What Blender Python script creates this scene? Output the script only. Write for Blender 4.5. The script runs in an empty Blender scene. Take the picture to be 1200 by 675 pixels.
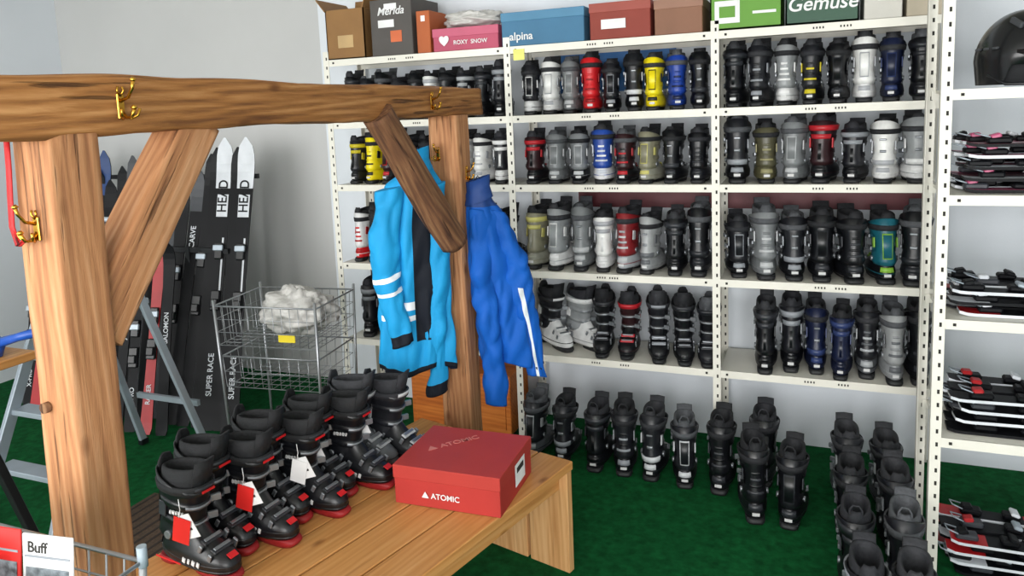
import bpy, math, random
from mathutils import Vector, Matrix, noise
random.seed(7)
sc = bpy.context.scene
pi = math.pi

# ------------------------------------------------------------------ materials
def lin(h):
    h = h.lstrip('#')
    out = []
    for i in (0, 2, 4):
        c = int(h[i:i+2], 16) / 255
        out.append(c/12.92 if c <= 0.04045 else ((c+0.055)/1.055)**2.4)
    return tuple(out)

_m = {}
def mat(name, col, rough=0.5, metal=0.0, var=0.12, scale=8.0, bump=0.0, bscale=60.0, spec=0.5):
    if name in _m: return _m[name]
    c = lin(col) if isinstance(col, str) else col
    m = bpy.data.materials.new(name); m.use_nodes = True
    nt = m.node_tree; N = nt.nodes; L = nt.links
    b = N['Principled BSDF']
    b.inputs['Roughness'].default_value = rough
    b.inputs['Metallic'].default_value = metal
    b.inputs['Specular IOR Level'].default_value = spec
    tc = N.new('ShaderNodeTexCoord')
    nz = N.new('ShaderNodeTexNoise'); nz.inputs['Scale'].default_value = scale; nz.inputs['Detail'].default_value = 4
    L.new(tc.outputs['Object'], nz.inputs['Vector'])
    cr = N.new('ShaderNodeValToRGB')
    cr.color_ramp.elements[0].position = 0.3; cr.color_ramp.elements[1].position = 0.7
    cr.color_ramp.elements[0].color = (*[x*(1-var) for x in c], 1)
    cr.color_ramp.elements[1].color = (*[min(1, x*(1+var)) for x in c], 1)
    L.new(nz.outputs['Fac'], cr.inputs['Fac']); L.new(cr.outputs['Color'], b.inputs['Base Color'])
    if bump > 0:
        n2 = N.new('ShaderNodeTexNoise'); n2.inputs['Scale'].default_value = bscale; n2.inputs['Detail'].default_value = 5
        L.new(tc.outputs['Object'], n2.inputs['Vector'])
        bp = N.new('ShaderNodeBump'); bp.inputs['Strength'].default_value = bump; bp.inputs['Distance'].default_value = 0.01
        L.new(n2.outputs['Fac'], bp.inputs['Height']); L.new(bp.outputs['Normal'], b.inputs['Normal'])
    _m[name] = m
    return m

def wood(name, dark, mid, light, axis=2, rough=0.6, bump=0.4, stretch=1.0, fine=26.0, cracks=0.5, wave=.12):
    if name in _m: return _m[name]
    m = bpy.data.materials.new(name); m.use_nodes = True
    nt = m.node_tree; N = nt.nodes; L = nt.links
    b = N['Principled BSDF']; b.inputs['Roughness'].default_value = rough
    b.inputs['Specular IOR Level'].default_value = .3
    tc = N.new('ShaderNodeTexCoord')
    def mp(s_across, s_along):
        q = N.new('ShaderNodeMapping')
        s = [s_across]*3; s[axis] = s_along
        q.inputs['Scale'].default_value = s
        L.new(tc.outputs['Object'], q.inputs['Vector']); return q
    m1 = mp(fine, 1.8*stretch)
    n1 = N.new('ShaderNodeTexNoise'); n1.inputs['Scale'].default_value = 1.0; n1.inputs['Detail'].default_value = 9; n1.inputs['Roughness'].default_value = .68; n1.inputs['Distortion'].default_value = .4
    L.new(m1.outputs[0], n1.inputs['Vector'])
    m2 = mp(13.0, 0.8*stretch)
    n2 = N.new('ShaderNodeTexWave'); n2.wave_type = 'BANDS'; n2.bands_direction = 'DIAGONAL'
    n2.inputs['Scale'].default_value = 2.0; n2.inputs['Distortion'].default_value = 6; n2.inputs['Detail'].default_value = 4
    L.new(m2.outputs[0], n2.inputs['Vector'])
    mx = N.new('ShaderNodeMix'); mx.data_type = 'FLOAT'; mx.inputs[0].default_value = wave
    L.new(n1.outputs['Fac'], mx.inputs[2]); L.new(n2.outputs['Fac'], mx.inputs[3])
    cr = N.new('ShaderNodeValToRGB'); e = cr.color_ramp.elements
    e[0].position = 0.28; e[0].color = (*lin(dark), 1)
    e[1].position = 0.74; e[1].color = (*lin(light), 1)
    k = e.new(0.5); k.color = (*lin(mid), 1)
    L.new(mx.outputs[0], cr.inputs['Fac'])
    m3 = mp(60.0, 2.4*stretch)
    n3 = N.new('ShaderNodeTexNoise'); n3.inputs['Scale'].default_value = 1.0; n3.inputs['Detail'].default_value = 3
    L.new(m3.outputs[0], n3.inputs['Vector'])
    c3 = N.new('ShaderNodeValToRGB'); c3.color_ramp.elements[0].position = 0.33; c3.color_ramp.elements[1].position = 0.38
    L.new(n3.outputs['Fac'], c3.inputs['Fac'])
    m4 = mp(8.0, 3.6)
    vo = N.new('ShaderNodeTexVoronoi'); vo.inputs['Scale'].default_value = 1.0
    L.new(m4.outputs[0], vo.inputs['Vector'])
    c4 = N.new('ShaderNodeValToRGB'); c4.color_ramp.elements[0].position = 0.04; c4.color_ramp.elements[1].position = 0.13
    c4.color_ramp.elements[0].color = (.25, .14, .08, 1)
    L.new(vo.outputs['Distance'], c4.inputs['Fac'])
    mm = N.new('ShaderNodeMix'); mm.data_type = 'RGBA'; mm.blend_type = 'MULTIPLY'; mm.inputs[0].default_value = cracks
    L.new(cr.outputs['Color'], mm.inputs[6]); L.new(c3.outputs['Color'], mm.inputs[7])
    m5 = N.new('ShaderNodeMix'); m5.data_type = 'RGBA'; m5.blend_type = 'MULTIPLY'; m5.inputs[0].default_value = .7
    L.new(mm.outputs[2], m5.inputs[6]); L.new(c4.outputs['Color'], m5.inputs[7])
    L.new(m5.outputs[2], b.inputs['Base Color'])
    ad = N.new('ShaderNodeMath'); ad.operation = 'ADD'
    L.new(mx.outputs[0], ad.inputs[0]); L.new(c3.outputs['Color'], ad.inputs[1])
    bp = N.new('ShaderNodeBump'); bp.inputs['Strength'].default_value = bump; bp.inputs['Distance'].default_value = 0.006
    L.new(ad.outputs[0], bp.inputs['Height']); L.new(bp.outputs['Normal'], b.inputs['Normal'])
    _m[name] = m
    return m

# ------------------------------------------------------------------ mesh builder
class MB:
    def __init__(s):
        s.v = []; s.f = []; s.mi = []; s.sm = []; s.mats = []; s.M = Matrix.Identity(4)
    def mid(s, m):
        if m not in s.mats: s.mats.append(m)
        return s.mats.index(m)
    def addv(s, p):
        s.v.append(s.M @ Vector(p)); return len(s.v)-1
    def addf(s, idx, m, smooth=False):
        s.f.append(tuple(idx)); s.mi.append(s.mid(m)); s.sm.append(smooth)
    def loft(s, rings, m, cap0=True, cap1=True, closed=True, smooth=True, fn=None):
        R = [[s.addv(p) for p in r] for r in rings]
        n = len(R[0])
        for i in range(len(R)-1):
            for j in range(n if closed else n-1):
                k = (j+1) % n
                s.addf((R[i][j], R[i][k], R[i+1][k], R[i+1][j]), fn(i, j) if fn else m, smooth)
        if cap0: s.addf(list(reversed(R[0])), fn(0, 0) if fn else m, False)
        if cap1: s.addf(R[-1], fn(len(R)-2, 0) if fn else m, False)
    def box(s, c, d, m, rot=None, bev=0.0):
        hx, hy, hz = d[0]/2, d[1]/2, d[2]/2
        T = Matrix.Translation(Vector(c))
        if rot is not None: T = T @ rot.to_4x4()
        old = s.M; s.M = old @ T
        if bev > 0:
            b = min(bev, hx*.9, hy*.9, hz*.9)
            def rr(x, y, z): 
                return [(x, -y+b, z), (x, y-b, z), (x-b, y, z), (-x+b, y, z), (-x, y-b, z), (-x, -y+b, z), (-x+b, -y, z), (x-b, -y, z)]
            def rin(z):
                x, y = hx-b, hy-b; e = b*0.01
                return [(x, -y+e, z), (x, y-e, z), (x-e, y, z), (-x+e, y, z), (-x, y-e, z), (-x, -y+e, z), (-x+e, -y, z), (x-e, -y, z)]
            s.loft([rin(-hz), rr(hx, hy, -hz+b), rr(hx, hy, hz-b), rin(hz)], m, smooth=False)
        else:
            p = [s.addv(q) for q in [(-hx,-hy,-hz),(hx,-hy,-hz),(hx,hy,-hz),(-hx,hy,-hz),(-hx,-hy,hz),(hx,-hy,hz),(hx,hy,hz),(-hx,hy,hz)]]
            for q in [(0,3,2,1),(4,5,6,7),(0,1,5,4),(1,2,6,5),(2,3,7,6),(3,0,4,7)]:
                s.addf([p[i] for i in q], m, False)
        s.M = old
    def tube(s, pts, r, m, n=6, cap=True):
        pts = [Vector(p) for p in pts]
        rings = []
        up = None
        for i, p in enumerate(pts):
            t = (pts[min(i+1, len(pts)-1)] - pts[max(i-1, 0)])
            if t.length < 1e-9: t = Vector((0, 0, 1))
            t.normalize()
            if up is None:
                up = Vector((0, 0, 1)) if abs(t.z) < .9 else Vector((1, 0, 0))
            a = t.cross(up)
            if a.length < 1e-4: a = t.cross(Vector((0, 1, 0)))
            a.normalize(); b = a.cross(t).normalized(); up = b
            rr = r[i] if isinstance(r, (list, tuple)) else r
            rings.append([p + a*math.cos(2*pi*k/n)*rr + b*math.sin(2*pi*k/n)*rr for k in range(n)])
        s.loft(rings, m, cap, cap)
    def mesh(s, name):
        me = bpy.data.meshes.new(name)
        me.from_pydata([tuple(v) for v in s.v], [], s.f)
        for m in s.mats: me.materials.append(m)
        me.polygons.foreach_set('material_index', s.mi)
        me.polygons.foreach_set('use_smooth', s.sm)
        me.update()
        return me
    def obj(s, name, loc=(0, 0, 0), rot=(0, 0, 0), parent=None):
        o = bpy.data.objects.new(name, s.mesh(name))
        sc.collection.objects.link(o)
        o.location = loc; o.rotation_euler = rot
        if parent: o.parent = parent
        return o

def empty(name, loc=(0, 0, 0), rot=(0, 0, 0)):
    o = bpy.data.objects.new(name, None); sc.collection.objects.link(o)
    o.location = loc; o.rotation_euler = rot; o.empty_display_size = .05
    return o

def text(body, size, m, parent, loc, rot, name='lettering', shear=0.0):
    cu = bpy.data.curves.new(name, 'FONT'); cu.body = body; cu.size = size; cu.extrude = 0.0004
    cu.align_x = 'CENTER'; cu.align_y = 'CENTER'; cu.shear = shear; cu.offset = size*.012
    o = bpy.data.objects.new(name, cu); sc.collection.objects.link(o)
    cu.materials.append(m); o.parent = parent; o.location = loc; o.rotation_euler = rot
    return o

# ------------------------------------------------------------------ shared materials
M_wall = mat('wall_plaster', '#c4c4c3', .9, var=.03, scale=1.5, bump=.06, bscale=120)
M_wallb = mat('wall_plaster_white', '#dbe0e6', .9, var=.03, scale=1.5, bump=.06, bscale=120)
M_carpet = mat('green_carpet', '#0f5229', .95, var=.35, scale=30, bump=.5, bscale=400, spec=.1)
M_ceil = mat('ceiling_white', '#e2e0da', .9, var=.02)
M_cream = mat('cream_steel', '#e2dfd4', .45, var=.04, scale=4)
M_hole = mat('hole_dark', '#2a2824', .9)
M_black = mat('black_plastic', '#131418', .35)
M_white = mat('white_plastic', '#e8e8e8', .4)
M_chrome = mat('chrome_wire', '#9fa2a5', .35, metal=.7, var=.05)
M_alu = mat('aluminium', '#a9b4be', .4, metal=.35, var=.06)
M_brass = mat('brass', '#c9973c', .25, metal=1.0, var=.08)
M_old = wood('rustic_timber', '#5d3820', '#9f6b3a', '#c7935e', 2, .68, .8, 1.0, 34, .6)
M_old2 = wood('rustic_post_timber', '#87573a', '#b27d54', '#cc9c74', 2, .66, .7, 1.0, 30, .5)
M_bark = wood('dark_bark_timber', '#3d2820', '#6e4b33', '#94704f', 2, .78, .9, 1.5, 36, .6)
M_pine = wood('pine_board', '#b0763f', '#c58c50', '#d3a066', 1, .42, .10, .6, 22, .15)
M_pinev = wood('pine_board_upright', '#b98350', '#d3a06a', '#e2b684', 2, .5, .12, .8, 18, .12)

# ------------------------------------------------------------------ room
def slab(name, c, d, m):
    b = MB(); b.box((0, 0, 0), d, m); return b.obj(name, c)
XL, XR, YF, YB, YB2, ZC = -5.4, 2.2, -1.8, 3.98, 4.15, 3.0
slab('floor', ((XL+XR)/2, (YF+YB2)/2, -.05), (XR-XL+.2, YB2-YF+.2, .1), M_carpet)
slab('ceiling', ((XL+XR)/2, (YF+YB2)/2, ZC+.05), (XR-XL+.2, YB2-YF+.2, .1), M_ceil)
slab('wall_back', ((-2.865+XR)/2+.05, YB+.15, ZC/2), (XR+2.865+.1, .3, ZC), M_wallb)
slab('wall_back_alcove', ((XL-2.865)/2, YB2+.1, ZC/2), (-2.865-XL, .2, ZC), M_wall)
slab('wall_left', (XL-.1, (YF+YB2)/2, ZC/2), (.2, YB2-YF+.2, ZC), M_wallb)
slab('wall_right', (XR+.1, (YF+YB)/2, ZC/2), (.2, YB-YF, ZC), M_wallb)
b = MB()
wins = [(-4.6, -1.5), (-.9, 1.7)]
z0, z1 = .6, 2.7
b.box(((XL+XR)/2, 0, z0/2), (XR-XL, .2, z0), M_wallb)
b.box(((XL+XR)/2, 0, (z1+ZC)/2), (XR-XL, .2, ZC-z1), M_wallb)
for x0, x1 in [(XL, -4.6), (-1.5, -.9), (1.7, XR)]:
    b.box(((x0+x1)/2, 0, (z0+z1)/2), (x1-x0, .2, z1-z0), M_wallb)
b.obj('wall_front', (0, YF-.1, 0))
for i, (x0, x1) in enumerate(wins):
    b = MB()
    for x in (x0+.03, x1-.03, (x0+x1)/2): b.box((x, 0, (z0+z1)/2), (.06, .08, z1-z0), M_white)
    for z in (z0+.03, z1-.03): b.box(((x0+x1)/2, 0, z), (x1-x0, .08, .06), M_white)
    b.obj('window_%d' % (i+1), (0, YF-.1, 0))

# ------------------------------------------------------------------ metal racks
def rack(name, xs, y0, y1, ztop, levels, skip=()):
    b = MB()
    w = .036
    for X in xs:
        for Y, sg in ((y0, 1), (y1, -1)):
            b.box((X, Y, ztop/2), (w, .003, ztop), M_cream)
            b.box((X-w/2+.0015, Y+sg*.018, ztop/2), (.003, .036, ztop), M_cream)
            n = int(ztop/.05)
            for k in range(n):
                z = .03+k*.05
                b.box((X+.004, Y-.0018, z), (.008, .0012, .016), M_hole)
    for k, lv in enumerate(levels):
        for i in range(len(xs)-1):
            xa, xb = xs[i]+.018, xs[i+1]-.018
            b.box(((xa+xb)/2, (y0+y1)/2, lv-.006), (xb-xa, y1-y0-.01, .012), M_cream)
            b.box(((xa+xb)/2, y0+.004, lv-.018), (xb-xa+.03, .006, .036), M_cream)
            b.box(((xa+xb)/2, y1-.006, lv-.018), (xb-xa+.03, .006, .036), M_cream)
            for xx in (xa+.03, xb-.03):
                b.box((xx, y0-.0005, lv-.018), (.01, .004, .01), M_hole)
            for q in range(2):
                x_ = xa+.4+q*.12+random.uniform(-.03, .03)
                for r_ in range(4):
                    b.box((x_+r_*.013, y0+.0005, lv-.018), (.006, .002, .009), M_hole)
    return b.obj(name)
LV = [2.123, 1.772, 1.415, .96, .509]
XS = [-2.545, -1.442, -.41, .53]
rack('metal_shelving', XS, 3.58, 3.95, 2.17, LV)
LD = [1.81, 1.445, 1.0, .556]
rack('metal_shelving', [.435, 1.45], 2.95, 3.33, 2.6, LD+[2.3])

# ------------------------------------------------------------------ ski boot
def prof(tab, z):
    if z <= tab[0][0]: return tab[0][1:]
    for i in range(len(tab)-1):
        a, c = tab[i], tab[i+1]
        if z <= c[0]:
            t = (z-a[0])/(c[0]-a[0]); return tuple(a[k]+(c[k]-a[k])*t for k in (1, 2, 3))
    return tab[-1][1:]
def ringpt(th, z, xb, xf, hw, off=0, p=2.5, tilt=0, heel=.16):
    cx, rx = (xb+xf)/2, (xf-xb)/2+off
    c, s_ = math.cos(th), math.sin(th)
    x = cx+rx*math.copysign(abs(c)**(2/p), c)
    y = (hw+off)*math.copysign(abs(s_)**(2/p), s_)
    if c < 0: y *= 1+heel*c
    return (x, y, z+tilt*(x-cx))
SH = [(.022, -.086, .205, .046), (.040, -.094, .214, .056), (.064, -.092, .208, .057), (.082, -.085, .187, .052),
      (.100, -.080, .147, .044), (.125, -.077, .108, .039), (.15, -.076, .086, .038), (.17, -.075, .078, .039)]
CU = [(.092, -.088, .050, .044), (.112, -.093, .064, .053), (.135, -.089, .073, .049), (.16, -.083, .078, .044), (.20, -.078, .088, .046), (.25, -.076, .102, .055), (.295, -.077, .116, .064)]
LI = [(.26, -.066, .098, .050), (.30, -.062, .106, .052), (.335, -.056, .114, .049)]
_boots = {}
LIN = ['#1b1c20', '#2b2c30', '#4a4c50', '#1b1c20', '#232429']
def boot_mesh(key, shell, cuff, accent, buckle='#8b8f94', liner='#1b1c20', sole='#17181b', loop=False, marks=False, n=28, var=0, ang_cut=.22):
    if key in _boots: return _boots[key]
    b = MB()
    mS = mat('boot_'+shell, shell, .34, var=.15, scale=20); mC = mat('boot_'+cuff, cuff, .38, var=.15, scale=20)
    mA = mat('boot_'+accent, accent, .4, var=.15, scale=20); mB = mat('buckle_'+buckle, buckle, .35, metal=.6)
    mL = mat('liner_'+liner, liner, .8, var=.2, scale=60, bump=.3); mO = mat('sole_'+sole, sole, .6)
    mI = mat('boot_inside', '#08080a', .95); mW = mat('boot_mark_white', '#cfcfcf', .5)
    def R(z, xb, xf, hw, **k): return [ringpt(2*pi*i/n, z, xb, xf, hw, **k) for i in range(n)]
    b.loft([R(0, -.096, -.022, .036, p=4), R(.012, -.103, -.020, .039, p=4), R(.026, -.090, -.014, .040, p=4)], mO)
    b.loft([R(0, .045, .212, .036, p=3.2), R(.012, .040, .222, .038, p=3.2), R(.019, .04, .222, .038, p=3.2), R(.026, .034, .205, .044, p=3.2)], mO)
    b.loft([R(.012, -.03, .06, .028, p=3), R(.026, -.03, .06, .034, p=3)], mO)
    b.loft([R(*t[:1], *t[1:]) for t in SH], mS)
    def band(tab, a0, a1, zz0, zz1, off, m, steps=16, slope=0):
        rows = []
        for (z, o) in ((zz0, -.003), (zz0+.001, off), (zz1-.001, off), (zz1, -.003)):
            rr_ = []
            for i in range(steps+1):
                a_ = a0+(a1-a0)*i/steps; z_ = z+slope*math.cos(a_)
                rr_.append(ringpt(a_, z_, *prof(tab, z_), off=o))
            rows.append(rr_)
        b.loft(rows, m, False, False, closed=False)
    band(SH, 0, 2*pi, .028, .038, .0025, mS, 30)
    band(SH, 0, 2*pi, .050, .055, .002, mC, 30)
    for (x, z, pitch, wy) in ((.158, .096, .42, .074), (.120, .115, .55, .074)):
        rot = Matrix.Rotation(pitch, 3, 'Y')
        b.box((x, 0, z), (.022, wy, .006), mA, rot, .002)
        b.box((x, .0, z+.005), (.011, wy*.8, .004), mB, rot, .0015)
        b.box((x-.002, .048, z-.014), (.018, .008, .034), mB, rot, .002)
        b.box((x-.002, -.048, z-.014), (.014, .006, .026), mB, rot, .002)
    b.loft([R(t[0], *t[1:], tilt=(-ang_cut if t[0] > .28 else 0)) for t in CU] + [R(.298, -.072, .110, .059, tilt=-ang_cut), R(.25, -.068, .097, .050)], mC, cap0=True, cap1=False)
    for sy in (1, -1):
        b.tube([(-.012, sy*.044, .118), (-.012, sy*.057, .118)], .013, mB, 12)
        b.box((-.03, sy*.048, .20), (.03, .006, .05), mA, Matrix.Rotation(.15, 3, 'Y'), .0015)
    for zc in (.165, .225):
        band(CU, -2.0, 2.0, zc-.013, zc+.013, .004, mC, slope=-.012)
        band(CU, -.9, 1.55, zc-.006, zc+.006, .0075, mB, slope=-.012)
        xb, xf, hw = prof(CU, zc)
        p = ringpt(.75, zc-.008, xb, xf, hw, off=.010)
        b.box(p, (.012, .046, .022), mB, Matrix.Rotation(-.55, 3, 'Z'), .002)
        p = ringpt(1.45, zc, xb, xf, hw, off=.008)
        b.box(p, (.036, .009, .018), mB, Matrix.Rotation(-.05, 3, 'Z'), .002)
    band(CU+[(.32, -.070, .118, .062)], 0.0, 2*pi, .262, .290, .004, mL if var != 1 else mA, 30)
    band(CU, -.5, .5, .270, .286, .007, mA)
    if var == 0:
        band(CU, pi-.38, pi+.38, .125, .250, .003, mA, 8)
        band(CU, pi-.30, pi+.30, .131, .244, .0045, mC, 6)
        band(CU, pi-.12, pi+.12, .15, .175, .006, mA, 4)
    elif var == 1:
        band(CU, pi-.95, pi+.95, .222, .246, .003, mA, 10)
        band(CU, pi-.10, pi+.10, .12, .20, .004, mS, 4)
    elif var == 2:
        band(CU, pi-1.1, pi+1.1, .098, .126, .004, mA, 10)
        band(CU, pi-.25, pi+.25, .165, .180, .003, mB, 5)
        b.box((-.083, 0, .235), (.008, .030, .010), mB, None, .003)
    else:
        for q in range(4): band(CU, pi-.7+.14*q, pi+.7-.14*q, .132+q*.028, .144+q*.028, .003, mS if q % 2 else mA, 8)
    band(SH, pi-.5, pi+.5, .060, .084, .004, mA if var != 1 else mS, 8)
    b.box((-.0965, 0, .046), (.003, .030, .014), mW, None, .001)
    b.loft([R(t[0], *t[1:], tilt=.10 if t[0] > .32 else 0) for t in LI] + [R(.338, -.050, .104, .042, tilt=.10), R(.33, -.044, .098, .036, tilt=.1), R(.25, -.04, .085, .032)], mL, cap0=False, cap1=False)
    b.addf([b.addv(q) for q in R(.255, -.046, .09, .036)], mI)
    b.loft([[(x+dx, y, z) for (dx, y) in ((.004, -.036), (.014, 0), (.004, .036), (-.003, .032), (.004, 0), (-.003, -.032))] for x, z in ((.088, .28), (.1, .32), (.114, .368))], mL)
    b.loft([[(x+dx, y*k, z) for (dx, y) in ((0, -.030), (-.012, 0), (0, .030), (.006, .028), (-.003, 0), (.006, -.028))] for x, z, k in ((-.064, .30, 1), (-.062, .335, .9), (-.060, .354, .55))], mL)
    if loop:
        b.tube([(-.058, -.022, .325), (-.062, -.020, .360), (-.062, -.010, .378), (-.062, .010, .378), (-.062, .020, .360), (-.058, .022, .325)], .0038, mL, 6)
    if marks:
        mR = mat('boot_mark_red', '#c4161c', .5)
        for sy in (1, -1):
            for k, wd_ in enumerate((.007, .010, .006, .009, .005)):
                b.box((.012+k*.013, sy*.054, .200+.001*k), (wd_, .004, .011), mW, Matrix.Rotation(.25, 3, 'Y'))
            for k, wd_ in enumerate((.012, .008, .012, .010)):
                b.box((.055+k*.020, sy*.0578, .054), (wd_, .003, .016), mW, Matrix.Rotation(.3, 3, 'Y'))
            b.box((-.02, sy*.0545, .033), (.11, .002, .005), mR)
        b.box((.122, .0, .272), (.003, .045, .007), mR)
        b.box((.20, 0, .082), (.02, .03, .003), mR, Matrix.Rotation(.5, 3, 'Y'))
    me = b.mesh('ski_boot_'+key)
    _boots[key] = me
    return me
K = '#0f1014'; K2 = '#1a1b20'
SPEC = {
 'k': (K, K, '#2c2e33'), 'k2': (K2, K, '#202227'), 'kg': (K, K2, '#8c9096'), 'kw': (K, K2, '#c9cbce'),
 'kr': (K, '#2a1216', '#b5202a'), 'r': ('#c81e24', '#c81e24', '#8a1216'), 'y': ('#e6cf12', '#ead514', '#1a1a1a'),
 'ky': (K, K2, '#c9b820'), 'b': ('#16337c', '#1a3c94', '#101b40'), 'wb': ('#e4e4e6', '#24479a', '#c9cdd6'),
 'n': ('#10162c', '#121a36', '#2c3a66'), 'w': ('#dcdcdc', '#e4e4e2', '#a9abb0'), 'wk': ('#d9d9d9', K2, '#e0e0e0'),
 'g': ('#8b8d8f', '#97999a', '#5d6064'), 'g2': ('#6d7072', '#76797b', '#b3b5b7'), 'o': ('#55523a', '#4d4a36', '#8a8560'),
 'gk': ('#55585c', K2, '#a5a8ab'), 'gr': ('#a3a6aa', '#7d1d22', '#b9bbbd'), 'rw': ('#c81e24', '#d9d9d9', '#a01418'),
 'gy': ('#8e8d80', '#7f7c68', '#c6bf70'), 'teal': (K, '#175a68', '#7fae3a'), 'kgc': (K, '#7d8083', '#c4c6c8'), 'wg': ('#d8d8d8', '#8d9092', '#e2e2e2'),
}
def boot(key, loc, rz, s=1.0, parent=None, name='ski_boot', loop=False, marks=False, wy=1.0, var=None, rx=0):
    sp = SPEC[key]
    if var is None: var = random.choice([0, 1, 2, 3])
    me = boot_mesh(key+('L' if loop else '')+('M' if marks else '')+str(var), sp[0], sp[1], sp[2], loop=loop, marks=marks, var=var, sole=('#8a1519' if marks else '#17181b'),
                   liner=LIN[(len(_boots)) % 5] if not marks else '#141518', ang_cut=(.30, .18, .42, .25)[var])
    o = bpy.data.objects.new(name, me); sc.collection.objects.link(o)
    o.location = loc; o.rotation_euler = (0, 0, rz); o.scale = (s, s*wy, s*random.uniform(.94, 1.02))
    if parent: o.parent = parent
    return o
def row(xa, xb, y, z, keys, s, wy=1.0, loop=False, rz=pi/2, jit=.10):
    e = empty('row_of_ski_boots', ((xa+xb)/2, y, z))
    n = len(keys); sg = 1
    for i, k in enumerate(keys):
        if i % 2 == 0: sg = random.choice([-1, 1])*.12
        x = xa+(xb-xa)*(i+.5)/n+random.uniform(-.004, .004)
        ss = s*random.uniform(.92, 1.05)
        boot(k, (x-(xa+xb)/2, random.uniform(-.012, .006), 0), rz+sg+random.uniform(-jit, jit), ss, e, 'boot_%d' % (i+1), wy=wy, loop=loop)
YH = 3.700
row(-1.41, -.44, YH, LV[1], ['wk', 'w', 'g2', 'r', 'kg', 'kw', 'y', 'b', 'k'], .84, 1.0)
row(-1.41, -.44, YH, LV[2], ['kr', 'g2', 'kgc', 'wb', 'kr', 'gy', 'k', 'k2'], .84, 1.1)
row(-1.41, -.44, YH, LV[3], ['gy', 'wg', 'g2', 'w', 'gr', 'g', 'k', 'k2'], .96, .97)
e = empty('row_of_ski_boots', (0, 3.80, LV[4]))
for i, (k, x, a_) in enumerate([('wk', -1.33, -.75), ('wg', -1.17, -.55), ('k', -1.02, -1.35), ('kr', -.88, -1.4), ('kg', -.73, -1.3), ('k', -.60, -1.45), ('k2', -.47, -1.5)]):
    boot(k, (x, random.uniform(-.02, .01), 0), a_+random.uniform(-.1, .1), .97, e, 'boot_%d' % (i+1), wy=.98)
row(-.385, .50, YH, LV[1], ['k', 'kg', 'wg', 'ky', 'k', 'w', 'n', 'k2'], .88, 1.0)
row(-.385, .50, YH, LV[2], ['kg', 'o', 'g2', 'kr', 'kg', 'w', 'wg'], .88, 1.12)
row(-.385, .50, YH, LV[3], ['kg', 'g2', 'kg', 'k', 'k', 'teal', 'k2'], .96, 1.06)
e = empty('row_of_ski_boots', (0, YH, LV[4]))
for i, (k, x, dy, s) in enumerate([('k', -.19, -.03, 1.03), ('kg', -.075, .03, 1.05), ('n', .035, .03, 1.0), ('n', .145, -.03, .94), ('gk', .255, .03, 1.03), ('g', .36, -.03, 1.0), ('k', .465, 0, 1.03)]):
    boot(k, (x, dy, 0), pi/2+random.uniform(-.08, .08), s, e, 'boot_%d' % (i+1), wy=.88)
row(-2.5, -1.48, YH, LV[1], ['k', 'kg', 'k2', 'wk', 'k', 'w', 'k', 'gk', 'k', 'kg'], .8, .95)
row(-2.5, -1.48, YH, LV[2], ['ky', 'y', 'kr', 'k', 'k', 'g', 'w', 'w', 'wk'], .84, 1.0)
row(-2.5, -1.48, YH, LV[3], ['rw', 'k', 'g', 'w', 'k', 'n', 'k', 'k', 'k'], .95, .9)
row(-2.5, -1.48, YH, LV[4], ['kg', 'k', 'g', 'kr', 'k', 'k', 'kg'], .95, 1.0)
for k, x, y, s in [('gk', -1.33, 3.50, .94), ('kg', -1.17, 3.50, .94), ('k', -.985, 3.46, .98), ('kg', -.845, 3.46, .98), ('kw', -.70, 3.45, .96),
                   ('kw', -.545, 3.43, .96), ('k', -.375, 3.42, .98), ('k2', -.19, 3.56, 1.0), ('k', -.215, 3.22, .98), ('k', -.06, 3.22, .98)]:
    boot(k, (x, y, 0), pi/2+random.uniform(-.2, .2), s, loop=True, wy=1.06)
for i, y in enumerate((3.46, 3.13, 2.80, 2.47)):
    for x in (.175, .32):
        boot(random.choice(['k', 'gk', 'kg', 'k2']) if i else 'gk', (x+random.uniform(-.01, .01), y, 0), pi/2+random.uniform(-.1, .1), .97, wy=1.05, loop=(i == 2))

# ------------------------------------------------------------------ timber frame
def timber(name, p0, p1, w, d, m, seed=0, rough=.006, round_=.012, upv=Vector((1, 0, 0)), segs=50, taper=1.0, parent=None):
    p0, p1 = Vector(p0), Vector(p1)
    z = (p1-p0); Ln = z.length; z.normalize()
    x = (upv - z*upv.dot(z)).normalized(); y = z.cross(x)
    b = MB(); n = 40
    rings = []
    for i in range(segs+1):
        t = i/segs; h = t*Ln
        k = 1+(taper-1)*t
        r = []
        for j in range(n):
            th = 2*pi*(j+.5)/n
            c, s_ = math.cos(th), math.sin(th)
            pp = 9.0 if round_ < .02 else 3.0
            q = Vector((w/2*k*math.copysign(abs(c)**(2/pp), c), d/2*k*math.copysign(abs(s_)**(2/pp), s_), h))
            nn = noise.noise(Vector((q.x*9+seed*3.1, q.y*9, h*3)))*rough*.9 + noise.noise(Vector((q.x*40+seed, q.y*40, h*6)))*rough*.5
            wob = Vector((noise.noise(Vector((seed, 0, h*1.3))), noise.noise(Vector((seed+9, 0, h*1.3))), 0))*rough*.8
            q += Vector((c, s_, 0))*nn + wob
            r.append(q)
        rings.append(r)
    b.loft(rings, m)
    o = b.obj(name)
    R = Matrix((x, y, z)).transposed().to_4x4()
    o.matrix_world = Matrix.Translation(p0) @ R
    if parent: o.parent = parent
    return o
frame = empty('rustic_coat_stand')
timber('beam', (-1.50, .65, 1.850), (-1.50, 3.25, 1.850), .12, .130, M_old, 1, .011, segs=90, parent=frame)
timber('post_1', (-1.545, 1.12, 0), (-1.505, 1.12, 1.79), .120, .120, M_old2, 2, .006, segs=70, parent=frame)
timber('post_2', (-1.480, 2.95, 0), (-1.480, 2.95, 1.79), .145, .13, M_old2, 5, .005, segs=70, parent=frame)
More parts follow.
